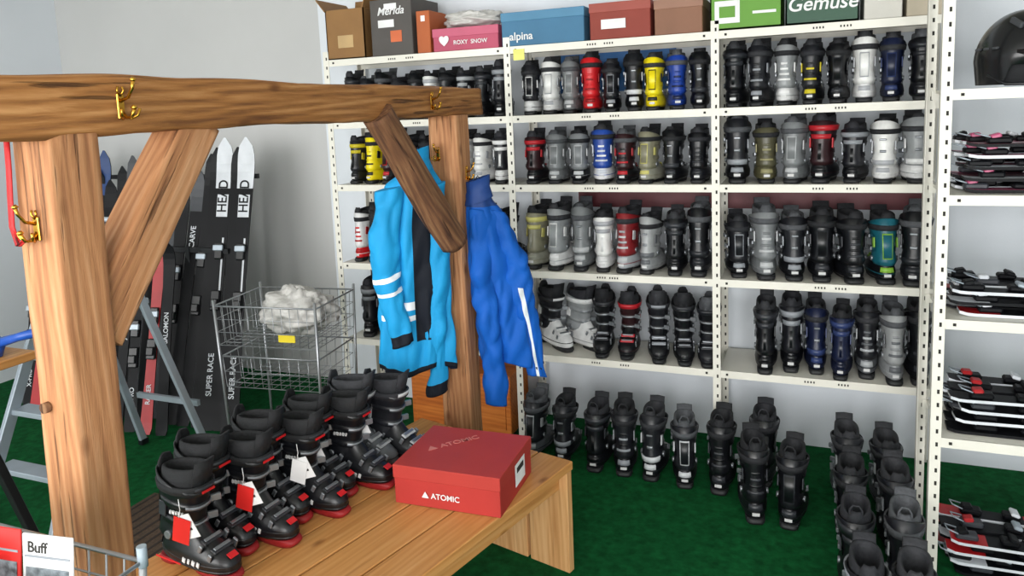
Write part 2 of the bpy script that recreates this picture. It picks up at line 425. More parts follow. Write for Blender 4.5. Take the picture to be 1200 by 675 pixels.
timber('brace_1', (-1.505, 1.51, 1.81), (-1.515, 1.16, 1.33), .10, .118, M_old2, 8, .005, segs=30, parent=frame)
timber('brace_2', (-1.46, 2.34, 1.81), (-1.375, 2.74, 1.26), .105, .105, M_bark, 11, .010, .05, segs=30, parent=frame)
b = MB(); b.tube([(0, 0, 0), (0, -.02, 0)], .012, M_bark, 12); b.obj('wooden_peg', (-1.538, 1.066, 1.20)).parent = frame

def hook(loc, rz, s=1.0):
    b = MB()
    b.box((0, -.003, 0), (.020, .005, .060), M_brass, None, .002)
    b.tube([(0, -.003, .012), (0, -.03, .020), (0, -.045, .040), (0, -.05, .058)], [.005, .004, .004, .005], M_brass, 8)
    b.tube([(0, -.003, -.01), (0, -.02, -.028), (0, -.035, -.026), (0, -.045, -.008)], [.005, .004, .004, .005], M_brass, 8)
    for p in ((0, -.05, .06), (0, -.045, -.004)):
        b.tube([(p[0], p[1], p[2]-.006), p, (p[0], p[1], p[2]+.006)], [.003, .0085, .003], M_brass, 10)
    for sx in (-1, 1):
        b.tube([(0, -.004, -.02), (sx*.012, -.02, -.03), (sx*.022, -.03, -.022), (sx*.026, -.034, -.006)], .0035, M_brass, 8)
        b.tube([(0, -.004, .024), (sx*.009, -.006, .036), (sx*.006, -.006, .046)], .003, M_brass, 6)
    o = b.obj('coat_hook', loc, (0, 0, rz)); o.scale = (s, s, s)
    return o
hook((-1.437, 1.235, 1.845), pi/2, .95)
hook((-1.437, 2.72, 1.845), pi/2, .95)
hook((-1.502, 1.058, 1.595), 0, .85)
hook((-1.50, 2.880, 1.62), 0, .8)
hook((-1.405, 2.95, 1.53), pi/2, .8)
M_redst = mat('red_webbing', '#c01418', .6, bump=.3)
b = MB()
pts = [(-1.545, 1.045, 1.795), (-1.55, 1.045, 1.72), (-1.557, 1.045, 1.66), (-1.555, 1.04, 1.60), (-1.535, 1.035, 1.56), (-1.506, 1.03, 1.575)]
b.loft([[(p[0]-.009, p[1], p[2]), (p[0]+.009, p[1]-.002, p[2]), (p[0]+.009, p[1]+.001, p[2]), (p[0]-.009, p[1]+.003, p[2])] for p in pts], M_redst)
b.obj('red_strap')

# ------------------------------------------------------------------ bench
bench_o = Vector((-.835, 2.59, 0)); ang = -math.atan2(.25, .968)
W, LB, H = .80, 1.42, .45
b = MB()
npl = 5; pw = W/npl
for i in range(npl):
    b.box((-W+pw*(i+.5), -LB/2, H-.0175-.001*(i % 2)), (pw-.007, LB, .035), M_pine, None, .003)
for y in (-.02, -LB+.02):
    for i in range(4):
        w_ = W/4
        b.box((-W+w_*(i+.5)-.002, y, (H-.036)/2), (w_-.014, .035, H-.036), M_pinev, None, .003)
for x in (-W+.06, -.06):
    b.box((x, -LB/2, H-.075), (.03, LB-.08, .07), M_pine)
b.box((-W/2, -LB/2, H-.062), (.1, LB-.08, .045), M_pine)
b.obj('wooden_bench', bench_o, (0, 0, ang))

bd = Vector((.25, .968, 0)); bp_ = Vector((-.968, .25, 0))
def onb(perp, along, z=.451):
    v = Vector((-.835, 2.59, 0)) + bp_*perp + bd*along
    return Vector((v.x, v.y, z))
M_tagr = mat('tag_red', '#d0221e', .5); M_tagw = mat('tag_white', '#e6e6e6', .6)
def tag(boot_o, loc, rz, c, c2):
    b = MB()
    b.box((0, 0, -.05), (.055, .0015, .090), c, Matrix.Rotation(.25, 3, 'Y'))
    b.box((.022, .004, -.035), (.050, .0015, .080), c2, Matrix.Rotation(-.35, 3, 'Y'))
    b.box((.022, .0028, -.045), (.030, .001, .008), M_hole, Matrix.Rotation(-.35, 3, 'Y'))
    b.tube([(0, 0, -.005), (.004, .006, .02), (0, .012, .05)], .0012, M_tagw, 5)
    o = b.obj('price_tag', loc, (0.12, 0, rz)); o.parent = boot_o
nb = 9
for i in range(nb):
    al = -1.19+i*.105
    pe = .705 + (.045 if i % 2 else -.035)
    key = 'k' if i not in (7, 8) else ('gk' if i == 7 else 'kw')
    o = boot(key, onb(pe, al), -.10+random.uniform(-.05, .05), 1.03, marks=(i < 7), wy=.94, var=0)
    if i in (0, 2, 4, 5, 7):
        tag(o, (.095, -.090, .225), .25, M_tagr if i in (0, 2, 5) else M_tagw, M_tagw)
M_redbox = mat('red_card', '#ad2f2a', .55, var=.05, bump=.05)
M_redlid = mat('red_card_lid', '#af352e', .55, var=.05, bump=.05)
b = MB()
b.box((0, 0, .065), (.395, .33, .13), M_redbox, None, .002)
b.box((0, 0, .118), (.401, .336, .048), M_redlid, None, .002)
M_redline = mat('pale_print', '#cf7a70', .6)
b.box((.202, .03, .075), (.001, .10, .08), M_tagw)
b.box((.2027, .03, .09), (.001, .07, .02), M_hole)
bx = b.obj('red_shoe_box', (-1.150, 2.285, .451), (0, 0, .04))
text('▲ ATOMIC', .028, M_tagw, bx, (-.02, -.1695, .045), (pi/2, 0, 0))
text('▲ ATOMIC', .040, M_redline, bx, (-.06, .04, .1425), (0, 0, .8))

# ------------------------------------------------------------------ jackets
def jacket(name, org, ang_, H, wtab, mats_fn, base, sleeves, seed, liner, collar=None):
    b = MB(); n = 96; rows = 80
    def interp(tab, t):
        for i in range(len(tab)-1):
            if t <= tab[i+1][0]:
                a, c = tab[i], tab[i+1]; k = (t-a[0])/(c[0]-a[0]); k = k*k*(3-2*k)
                return [a[q]+(c[q]-a[q])*k for q in range(1, len(a))]
        return tab[-1][1:]
    def wrinkle(x, y, z, f):
        v = Vector((x*8+seed, y*8, z*3.5+x*6))
        w1 = noise.noise(v)*.026 + (abs(noise.noise(Vector((x*12+seed*2, y*12, z*6-x*9)))) - .2)*.030
        return w1*f
    def pt(t, th, sc_=1.0):
        cx, w, d = interp(wtab, t)
        c, s_ = math.cos(th), math.sin(th)
        fold = min(1, t*3)
        rad = 1 + fold*(.09*math.sin(5*th+seed+2.2*t)+.06*math.sin(9*th+seed*2+3*t))
        x = cx + w*c*rad*sc_
        y = d*s_*(rad+fold*.16*math.sin(7*th+seed+t*2))*sc_
        z = -t*H - .03*math.sin(th*3+seed)*max(0, t-.8)*3
        wr = wrinkle(x, y, z, fold)
        return (x+c*wr, y+s_*wr, z)
    rings = [[pt(i/rows, 2*pi*j/n) for j in range(n)] for i in range(rows+1)]
    rings += [[pt(1-.001, 2*pi*j/n, .93) for j in range(n)], [pt(.9, 2*pi*j/n, .85) for j in range(n)]]
    b.loft(rings, base, True, True, fn=lambda i, j: (mats_fn(min(1, i/rows), 2*pi*(j+.5)/n) if i < rows else liner))
    for path, rad, fn in sleeves:
        m_ = 60; k = len(path)
        P = []; Rr = []
        for i in range(m_+1):
            t = i/m_*(k-1); q = min(int(t), k-2); u = t-q
            a, c = Vector(path[q]), Vector(path[q+1])
            P.append(a.lerp(c, u*u*(3-2*u)*.4+u*.6)); Rr.append(rad[q]+(rad[q+1]-rad[q])*u)
        rg = []
        for i, p in enumerate(P):
            r = []
            for j in range(32):
                th = 2*pi*j/32
                rk = Rr[i]
                x, y, z = p.x+math.cos(th)*rk, p.y+math.sin(th)*rk*.75, p.z+.25*rk*math.sin(th+seed)
                wr = wrinkle(x*1.3, y*1.3, z*1.6, 1.0)*.9
                r.append((x+math.cos(th)*wr, y+math.sin(th)*wr, z))
            rg.append(r)
        last = rg[-1]; c = P[-1]
        rg.append([((v[0]-c.x)*.75+c.x, (v[1]-c.y)*.75+c.y, v[2]+.002) for v in last])
        rg.append([((v[0]-c.x)*.7+c.x, (v[1]-c.y)*.7+c.y, v[2]+.04) for v in last])
        b.loft(rg, base, True, True, fn=lambda i, j, fn=fn: fn(min(1, i/m_), j) if i < m_ else liner)
    if collar:
        cm, cc, cr, ch = collar
        b.loft([[(cc[0]+r0*math.cos(2*pi*j/24)*(1+.1*math.sin(3*j)), cc[1]+r0*.75*math.sin(2*pi*j/24), cc[2]+h+.3*r0*math.cos(2*pi*j/24)) for j in range(24)] for h, r0 in ((-.05, cr*1.25), (0, cr), (ch, cr*1.05), (ch, cr*.9), (0, cr*.8))], cm, False, True)
    b.tube([(0, .0, -.02), (-.012, .0, .012), (0, 0, .03), (.012, 0, .012), (0, 0, -.02)], .003, liner, 6)
    return b.obj(name, org, (0, 0, ang_))
M_cy = mat('jacket_cyan', '#1b93cc', .65, var=.06, bump=.25, bscale=26, spec=.25)
M_nv = mat('jacket_navy', '#10151f', .75, var=.1, bump=.25, bscale=30, spec=.25)
M_wh = mat('jacket_white', '#e6ecf0', .6)
M_rb = mat('jacket_royal', '#0f5ab6', .65, var=.07, bump=.25, bscale=26, spec=.25)
M_rb2 = mat('jacket_royal_dark', '#123c7e', .6, var=.07, bump=.12)
M_lin = mat('jacket_lining', '#0d1a38', .8)
fa = math.atan2(.5, .87)
def fcy(t, th):
    if t > .97: return M_nv
    if .18 < t < .84 and 1.50*pi < th < 1.76*pi: return M_nv
    if (.66 < t < .69 or .72 < t < .74) and 1.1*pi < th < 1.50*pi: return M_wh
    return M_cy
def fsl(t, j):
    if .66 < t < .69 or .74 < t < .76: return M_wh
    if t > .93: return M_nv
    return M_cy
jacket('light_blue_ski_jacket', (-1.55, 2.79, 1.63), fa, .94,
       [(0, .0, .03, .03), (.06, .0, .06, .05), (.14, -.03, .12, .062), (.35, -.045, .135, .067), (.7, -.05, .14, .067), (1, -.05, .15, .07)],
       fcy, M_cy,
       [([(-.12, -.04, -.13), (-.155, -.055, -.30), (-.16, -.06, -.50), (-.11, -.085, -.80)], [.05, .062, .056, .045], fsl),
        ([(.055, -.02, -.13), (.05, -.02, -.45), (.035, -.03, -.8), (.035, -.03, -1.05)], [.05, .053, .046, .040], lambda t, j: M_nv if t > .90 else M_cy)],
       1.3, M_lin, collar=(M_cy, (-.01, -.02, -.03), .055, .05))
def frb(t, th):
    if .02 < t < .12: return M_rb2
    return M_rb
def frs(t, j):
    if j in (22, 23) and t > .45: return M_wh
    return M_rb
jacket('royal_blue_ski_jacket', (-1.365, 2.985, 1.49), fa, .83,
       [(0, .0, .03, .03), (.07, .0, .06, .05), (.2, .02, .09, .065), (.4, .050, .11, .07), (.75, .08, .12, .075), (1, .11, .12, .075)],
       frb, M_rb,
       [([(-.0, -.03, -.12), (-.005, -.06, -.4), (.02, -.06, -.70), (.035, -.06, -1.01)], [.045, .055, .052, .045], lambda t, j: M_rb),
        ([(.07, -.02, -.13), (.155, -.03, -.38), (.20, -.04, -.65), (.235, -.04, -.90)], [.045, .058, .052, .043], frs)],
       4.1, M_lin, collar=(M_rb2, (.0, -.02, -.03), .05, .05))

# ------------------------------------------------------------------ skis
def ski_into(b, M, L, top, tip, wd=.07, base=None, binding=True, band=None):
    old = b.M; b.M = M
    base = base or M_black
    S = []
    N_ = 34
    for i in range(N_+1):
        s_ = i/N_
        w = wd*(1+.28*abs((s_-.45)/.45)**2.0 if s_ < .9 else 1+.28*1.0)
        if s_ > .92: w *= math.sqrt(max(0.0, 1-((s_-.92)/.0805)**2))
        if s_ < .03: w *= .75+.25*s_/.03
        c = .0
        if s_ > .86: c = -.055*((s_-.86)/.14)**2
        if s_ < .04: c = -.006*(1-s_/.04)
        S.append([(-w/2, c, s_*L), (w/2, c, s_*L), (w/2, c-.011, s_*L), (-w/2, c-.011, s_*L)])
    def fn(i, j):
        s_ = i/N_
        if j == 2:
            if s_ > .80: return tip
            if band and .12 < s_ < .34: return band
            return top
        return base
    b.loft(S, top, smooth=False, fn=fn)
    if binding:
        b.box((0, -.022, L*.43), (.055, .025, .12), M_black, None, .006)
        b.box((0, -.040, L*.42), (.045, .022, .05), M_black, None, .006)
        b.box((0, -.022, L*.60), (.05, .025, .10), M_black, None, .006)
        b.box((0, -.038, L*.61), (.06, .02, .035), M_alu, None, .004)
    b.M = old
def lean_M(p0, p1, yaw=0.0):
    p0, p1 = Vector(p0), Vector(p1)
    z = (p1-p0).normalized(); yv = Vector((math.sin(yaw), math.cos(yaw), 0)); y = (yv-z*yv.dot(z)).normalized(); x = y.cross(z)
    return Matrix.Translation(p0) @ Matrix((x, y, z)).transposed().to_4x4()
M_sw = mat('ski_white', '#d4d8de', .45); M_sk = mat('ski_black', '#0d0e12', .5, spec=.2); M_sr = mat('ski_red', '#b01a20', .45)
M_sg = mat('ski_grey', '#33363c', .5); M_sb = mat('ski_blue', '#173a70', .45); M_swd = mat('ski_white_edge', '#8e9298', .5)
SKN = Matrix.Identity(4)
for k, (x, xt) in enumerate(((-3.27, -3.41), (-3.10, -3.245))):
    b = MB()
    M = lean_M((x, 3.17, .012), (xt, 3.70, 1.69), -.45)
    ski_into(b, SKN, 1.76, M_sk, M_sw, .080, base=M_sk)
    b.box((0, -.0125, 1.34), (.066, .002, .14), M_sw)
    b.box((.018, -.0125, .93), (.010, .002, .42), M_sw)
    o = b.obj('ski'); o.matrix_world = M
    text('HEAD', .078, M_sk, o, (0, -.0145, 1.40), (pi/2, -pi/2, 0))
    text('SUPER RACE', .045, M_sw, o, (0, -.0145, .32), (pi/2, -pi/2, 0))
    b = MB(); ski_into(b, SKN, 1.70, M_sk, M_sk, .070, binding=False, base=M_sk)
    o2 = b.obj('ski'); o2.matrix_world = lean_M((x-.088, 3.19, .012), (xt-.08, 3.72, 1.66), -.45)
cols = [(M_sk, M_sk), (M_sk, M_sg), (M_sk, M_sk), (M_sg, M_sk), (M_sk, M_sb), (M_sk, M_sk)]
x = -3.46; i = 0
while x > -4.80:
    tp, ti = cols[i % len(cols)]
    Ls = (1.66, 1.58, 1.50, 1.70, 1.56, 1.62, 1.72)[i % 7]
    b = MB(); ski_into(b, SKN, Ls, tp, ti, .066, binding=(i % 2 == 0), base=(M_swd if i % 4 == 0 else M_sk))
    ll = random.uniform(-.13, -.06)
    o = b.obj('ski'); o.matrix_world = lean_M((x, 3.19+random.uniform(-.03, .03), .012), (x+ll, 3.70, 1.60), -.4)
    if i % 2: text('CARVE', .045, M_sw if i % 4 == 1 else M_swd, o, (0, -.0145, Ls*.72), (pi/2, -pi/2, 0))
    x -= .088; i += 1
x = -3.46; i = 0
kc = [(M_sk, M_sk, None), (M_sr, M_sr, None), (M_sk, M_sg, None), (M_sk, M_sk, None), (M_sk, M_sr, None), (M_sk, M_sk, None), (M_sk, M_sg, None), (M_sg, M_sk, None)]
tx = ['SALOMON', 'RACER', 'X-PRO', 'JUNIOR']
while x > -4.70:
    tp, ti, bd_ = kc[i % len(kc)]
    Ls = (1.12, 1.14, 1.0, 1.08, .98, 1.15, 1.04)[i % 7]
    b = MB(); ski_into(b, SKN, Ls, tp, ti, .056, band=bd_, binding=(i % 3 != 0), base=(M_swd if i % 3 == 2 else M_sk))
    o = b.obj('ski'); o.matrix_world = lean_M((x-.02, 3.03+random.uniform(-.03, .03), .012), (x-.09+.03*(i % 2), 3.30, 1.05), -.4)
    text(tx[i % 4], .038, M_sw, o, (0, -.0145, Ls*(.20 if i % 3 else .55)), (pi/2, -pi/2, 0))
    x -= .105 + .02*(i % 2); i += 1
M_rackw = mat('rack_steel_black', '#1b1c1f', .5)
b = MB()
b.box((-4.08, 3.485, 1.02), (1.60, .02, .03), M_rackw)
b.box((-4.08, 3.80, 1.45), (1.60, .02, .03), M_rackw)
for xx in (-4.86, -3.60):
    b.box((xx, 3.80, .74), (.03, .03, 1.48), M_rackw)
    b.box((xx, 3.485, .52), (.03, .03, 1.04), M_rackw)
    b.box((xx, 3.64, .5), (.03, .30, .03), M_rackw)
b.obj('ski_rack')

def lying(x, y, z, L, yaw):
    zx = Vector((math.cos(yaw), math.sin(yaw), 0)); y_ = Vector((0, 0, -1)); xx = y_.cross(zx)
    R = Matrix((xx, y_, zx)).transposed().to_4x4()
    return Matrix.Translation(Vector((x, y, z))) @ R
M_sm = mat('ski_maroon', '#7a1c38', .35); M_sp = mat('ski_pink', '#b85478', .4)
for zi, zl in enumerate([LD[1], LD[2], LD[3], 0.0]):
    b = MB(); nlay = (5, 3, 4, 4)[zi]
    for ly in range(nlay):
        for q in range(3):
            pal = [[(M_sm, M_sw), (M_sp, M_sw), (M_sw, M_sp), (M_sk, M_sw), (M_sm, M_sk)], [(M_sr, M_sw), (M_sk, M_sk), (M_sw, M_sw), (M_sg, M_sr)],
                   [(M_sk, M_sr), (M_sk, M_sw), (M_sk, M_sk), (M_sw, M_sr)], [(M_sr, M_sw), (M_sw, M_sr), (M_sk, M_sw), (M_sr, M_sk)]][zi]
            tp, ti = random.choice(pal)
            L_ = random.uniform(.80, .90); yq = 3.045+q*.10; zq = zl+.002+ly*.040
            ski_into(b, lying(.475+random.uniform(0, .05), yq, zq, L_, random.uniform(-.05, .05)), L_, tp, ti, .068, base=random.choice([M_sw, M_sk, M_sk]), binding=False, band=M_sk if zi else None)
            xo = .56+random.uniform(-.02, .06)
            b.box((xo, yq, zq+.022), (.075, .050, .022), random.choice([M_sk, M_sk, M_sg]), None, .006)
            b.box((xo-.012, yq, zq+.036), (.035, .042, .018), random.choice([M_sk, M_sr if zi else M_sp, M_sw]), Matrix.Rotation(random.uniform(-.4, .1), 3, 'Y'), .005)
            b.box((xo+.14, yq, zq+.022), (.06, .048, .020), M_sk, None, .006)
            b.box((xo+.15, yq, zq+.034), (.030, .055, .014), random.choice([M_alu, M_sw, M_sk]), Matrix.Rotation(.3, 3, 'Y'), .004)
            b.tube([(xo-.03, yq-.024, zq+.034), (xo-.065, yq-.018, zq+.045), (xo-.07, yq+.018, zq+.045), (xo-.03, yq+.024, zq+.034)], .0028, M_alu, 6)
    b.obj('pile_of_skis')
M_hel = mat('helmet_black', '#0e0f12', .22)
b = MB()
rings = []
for i in range(15):
    a = pi/2*i/14
    r_ = math.cos(a); h = math.sin(a)
    rings.append([(.118*r_*math.cos(2*pi*j/32)*(1.0), .140*r_*math.sin(2*pi*j/32)-.01*h, .085+.15*h) for j in range(32)])
rings = [[(.112*math.cos(2*pi*j/32), .13*math.sin(2*pi*j/32)+.0, .085-.075*(1 if math.sin(2*pi*j/32) > -.55 else .25)) for j in range(32)]] + rings[:-1]
b.loft(rings, M_hel, False, True)
b.loft([[(.10*math.cos(2*pi*j/32), .115*math.sin(2*pi*j/32), z) for j in range(32)] for z in (.012, .10)], mat('helmet_pad', '#1c1d20', .9), True, True)
b.loft([[(x_, -.125-.035*math.cos(x_*12)+dy, .098+dz) for (dy, dz) in ((0, 0), (.04, .012), (.04, .002), (0, -.008))] for x_ in [-.1+.02*k for k in range(11)]], M_hel)
M_vent = mat('helmet_vent', '#3a3c40', .5)
for k in (-2, -1, 0, 1, 2):
    b.box((k*.036, -.062, .207-.008*abs(k)), (.014, .05, .02), M_vent, Matrix.Rotation(.5, 3, 'X'), .004)
for sx in (-1, 1):
    for k in range(3):
        b.box((sx*.113, -.03+k*.035, .12), (.012, .022, .008), M_vent, Matrix.Rotation(sx*.15, 3, 'Y'), .003)
b.tube([(-.112, 0, .04), (-.10, -.06, -.0+.01), (-.04, -.11, .008), (.04, -.11, .008), (.10, -.06, .01), (.112, 0, .04)], .005, M_black, 6)
b.obj('ski_helmet', (.68, 3.10, LD[0]), (0, 0, .5)).scale = (1.12, 1.12, 1.12)

# ------------------------------------------------------------------ boxes on top of the rack
ZT = LV[0]+.001
def carton(name, x0, x1, h, c, rz=0, y=3.73, dp=.30, lid=None, openf=False, z=ZT):
    b = MB(); w = x1-x0
    m = mat('card_'+c, c, .7, var=.07, bump=.05)
    if openf:
        t = .006
        b.box((0, 0, .003), (w, dp, .006), m)
        for sx in (-1, 1): b.box((sx*(w/2-t/2), 0, h/2), (t, dp, h), m)
        for sy in (-1, 1): b.box((0, sy*(dp/2-t/2), h/2), (w, t, h), m)
        b.box((-w/2-.03, 0, h+.03), (.09, dp, t), m, Matrix.Rotation(.9, 3, 'Y'))
        b.box((w/2+.01, 0, h+.045), (.09, dp, t), m, Matrix.Rotation(-1.2, 3, 'Y'))
        b.box((0, dp/2+.0, h+.04), (w-.01, t, .09), m, Matrix.Rotation(-.2, 3, 'X'))
        b.box((.0, -dp/2-.001, h*.35), (w*.4, .001, h*.25), mat('parcel_tape', '#b99a6a', .3))
    else:
        b.box((0, 0, h/2), (w, dp, h), m, None, .003)
        if lid:
            ml = mat('card_'+lid, lid, .6, var=.05)
            b.box((0, 0, h-.02), (w+.006, dp+.006, .045), ml, None, .002)
        else:
            b.box((0, 0, h+.0005), (w*.98, .05, .001), mat('parcel_tape', '#b99a6a', .3))
            b.box((0, -dp/2-.0005, h-.04), (w*.3, .001, .03), M_tagw)
    return b.obj(name, ((x0+x1)/2, y, z), (0, 0, rz))
o = carton('open_cardboard_box', -2.53, -2.28, .27, '#8a6438', .0, openf=True)
o = carton('grey_carton', -2.235, -1.975, .30, '#504c49', -.03)
M_por = mat('print_orange', '#cc6436', .5)
bb = MB(); bb.box((0, 0, 0), (.07, .002, .06), M_por); bb.box((-.06, -.001, .07), (.10, .002, .04), M_tagw)
q = bb.obj('printed_label', (.03, -.152, .10)); q.parent = o
text('Merida', .06, M_tagw, o, (0, -.1525, .235), (pi/2, 0, 0), shear=.3)
o = carton('orange_carton', -1.955, -1.875, .22, '#ad5a2e', 0)
pk = carton('pink_shoe_box', -1.86, -1.49, .115, '#b24e66', .02, lid='#bd5872')
text('♥', .05, M_tagw, pk, (-.12, -.156, .05), (pi/2, 0, 0)); text('ROXY  SNOW', .03, M_tagw, pk, (.03, -.156, .04), (pi/2, 0, 0))
def blob(name, loc, d, m, seed):
    b = MB(); n = 70; rg = []
    for i in range(1, 38):
        a = pi*i/38
        r = []
        for j in range(n):
            th = 2*pi*j/n
            v = Vector((math.sin(a)*math.cos(th), math.sin(a)*math.sin(th), -math.cos(a)))
            k = 1+.28*noise.noise(v*2.2+Vector((seed, 0, 0)))+.20*abs(noise.noise(v*4.5+Vector((seed, 3, 0))))+.10*abs(noise.noise(v*11))-.08
            r.append((v.x*d[0]/2*k, v.y*d[1]/2*k, max(0, d[2]/2*(1+v.z*k))))
        rg.append(r)
    b.loft(rg, m, smooth=True)
    return b.obj(name, loc)
M_bag = mat('plastic_bag', '#bfbdb9', .3, var=.12, scale=10, bump=.6, bscale=30)
bg_ = blob('plastic_bag', (0, 0, .116), (.34, .24, .10), M_bag, 4); bg_.parent = pk
o = carton('blue_shoe_box', -1.465, -1.03, .165, '#417293', .0, lid='#4b80a1')
text('alpina', .055, M_tagw, o, (-.11, -.157, .045), (pi/2, 0, 0))
o = carton('red_shoe_box', -1.00, -.705, .17, '#8a3a2e', .0, lid='#9a483c')
bb = MB(); bb.box((0, 0, 0), (.12, .001, .045), M_tagw); q = bb.obj('printed_label', (-.03, -.157, .07)); q.parent = o
o = carton('brown_shoe_box', -.685, -.465, .16, '#875f4a', .0, lid='#946c58')
def crate(name, x0, x1, h, c, txt, size):
    b = MB(); w = x1-x0; m = mat('card_'+c, c, .6, var=.05); dp = .30; t = .006
    b.box((0, 0, .004), (w, dp, .008), m)
    for sy in (-1, 1):
        y = sy*(dp/2-t/2)
        b.box((0, y, h*.36), (w, t, h*.72), m); b.box((0, y, h*.95), (w, t, h*.1), m)
        for sx in (-1, 1): b.box((sx*(w/2-w*.16), y, h*.81), (w*.32, t, h*.2), m)
    for sx in (-1, 1): b.box((sx*(w/2-t/2), 0, h/2), (t, dp, h), m)
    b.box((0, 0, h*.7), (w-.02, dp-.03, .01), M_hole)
    o = b.obj(name, ((x0+x1)/2, 3.73, ZT))
    if txt: text(txt, size, M_tagw, o, (0, -.1515, h*.40), (pi/2, 0, 0), shear=.2)
    return o
o = crate('green_produce_crate', -.43, -.12, .22, '#5f9430', '', .05)
bb = MB(); bb.box((0, 0, 0), (.11, .001, .10), M_tagw); bb.box((.0, -.001, .0), (.07, .001, .05), mat('card_#5f9430', '#5f9430')); bb.box((.16, 0, -.01), (.10, .001, .012), M_tagw)
q = bb.obj('printed_label', (-.08, -.151, .08)); q.parent = o
crate('dark_green_produce_crate', -.105, .19, .21, '#335543', 'Gemüse', .085)
carton('white_carton', .21, .355, .13, '#c9c6be', .0); carton('white_carton', .372, .51, .15, '#b9ae9a', .0)
b = MB(); b.box((0, 0, 0), (.06, .001, .055), mat('note_yellow', '#e3e07a', .7)); b.obj('sticky_note', (-1.375, 3.577, 2.08))
b = MB(); b.box((0, 0, 0), (.66, .006, .22), mat('banner_blue', '#2c6fb0', .5)); b.obj('blue_banner', (-.98, 3.972, 1.99))
b = MB(); b.box((0, 0, 0), (1.7, .006, .12), mat('banner_maroon', '#5a1620', .5)); b.obj('maroon_banner', (-.35, 3.972, 1.31))
M_or = wood('orange_board', '#a2501c', '#c9702c', '#d9863c', 0, .5, .1, 1, 14, .1)
b = MB()
b.box((0, 0, .18), (.62, .28, .34), M_or, None, .004)
b.box((0, -.142, .18), (.56, .006, .28), M_or, None, .002); b.box((0, -.15, .26), (.12, .012, .012), M_alu)
for sx in (-.28, .28): b.box((sx, 0, .006), (.04, .26, .012), M_black)
b.obj('orange_drawer_unit', (-1.83, 3.76, 0))

# ------------------------------------------------------------------ wire baskets
def wire_basket(b, cx, cy, zt, w, d, h, nx, ny, nz, r=.002, taper=.9):
    def P(sx, sy, z):
        k = taper+(1-taper)*(z-(zt-h))/h
        return (cx+sx*w/2*k, cy+sy*d/2*k, z)
    for k in range(nz+1):
        z = zt-h*k/nz
        b.tube([P(-1, -1, z), P(1, -1, z), P(1, 1, z), P(-1, 1, z), P(-1, -1, z)], .0045 if k == 0 else r, M_chrome, 6)
    for k in range(nx+1):
        s_ = -1+2*k/nx
        b.tube([P(s_, -1, zt), P(s_, -1, zt-h), P(s_, 1, zt-h), P(s_, 1, zt)], r, M_chrome, 5)
    for k in range(ny+1):
        s_ = -1+2*k/ny
        b.tube([P(-1, s_, zt), P(-1, s_, zt-h), P(1, s_, zt-h), P(1, s_, zt)], r, M_chrome, 5)
b = MB()
wire_basket(b, 0, 0, .90, .56, .40, .20, 12, 8, 3, .0018, taper=.97)
wire_basket(b, 0, 0, .64, .53, .37, .16, 10, 6, 2, .0018, taper=.97)
for sx in (-1, 1):
    for sy in (-1, 1):
        b.tube([(sx*.28, sy*.20, .93), (sx*.27, sy*.19, .5), (sx*.26, sy*.18, .06)], .007, M_chrome, 8)
        b.tube([(sx*.26-.008, sy*.18, .025), (sx*.26+.008, sy*.18, .025)], .025, M_black, 14)
        b.box((sx*.26, sy*.18, .055), (.02, .02, .03), M_chrome)
for sy in (-1, 1): b.tube([(-.26, sy*.18, .12), (.26, sy*.18, .12)], .005, M_chrome, 6)
for sx in (-1, 1): b.tube([(sx*.26, -.18, .12), (sx*.26, .18, .12)], .005, M_chrome, 6)
tr = b.obj('wire_basket_trolley', (-2.48, 3.00, 0), (0, 0, .12))
o = blob('plastic_bag', (.05, .03, .706), (.40, .28, .24), M_bag, 9); o.parent = tr
b = MB(); b.box((0, 0, 0), (.09, .003, .035), mat('label_yellow', '#d8c21e', .5)); q = b.obj('yellow_label', (.12, -.206, .75)); q.parent = tr

b = MB()
wire_basket(b, 0, 0, 1.0, .56, .36, .30, 12, 8, 6, .0022)
for sx in (-1, 1):
    for sy in (-1, 1):
        b.tube([(sx*.28, sy*.18, 1.0), (sx*.25, sy*.16, .6), (sx*.25, sy*.16, .0)], .007, M_chrome, 8)
        b.tube([(sx*.28, sy*.18, .99), (sx*.28, sy*.18, 1.03)], .009, mat('grey_cap', '#8d9aa3', .5), 10)
wb = b.obj('wire_display_basket', (-1.42, .745, 0), (0, 0, .0))
def card(loc, w, h, c, rot, txt=None, tc=None):
    b = MB(); b.box((0, 0, 0), (w, .004, h), c, None, .001)
    o = b.obj('packaged_headscarf', loc, rot)
    if txt: text(txt, .028, tc, o, (-w*.2, -.003, h*.38), (pi/2, 0, 0))
    b = MB(); b.box((0, -.003, 0), (w*.85, .001, h*.40), mat('pack_print_'+c.name, '#7a8288', .5, var=.8, scale=60)); q = b.obj('print'); q.parent = o
    b = MB(); b.box((0, -.003, h*.30), (w*.9, .001, .004), mat('pack_line', '#8a9096', .5)); q = b.obj('line'); q.parent = o
    return o
card((-1.28, .84, .968), .11, .20, M_tagw, (-.12, 0, .15), 'Buff', M_hole)
card((-1.400, .83, .97), .11, .20, M_tagr, (-.12, 0, .1))
card((-1.52, .82, .95), .11, .20, M_tagw, (-.12, 0, .1))
card((-1.44, .76, .95), .11, .20, M_tagr, (-.12, 0, .2))
card((-1.30, .75, .93), .11, .20, M_sk, (-.12, 0, .0))

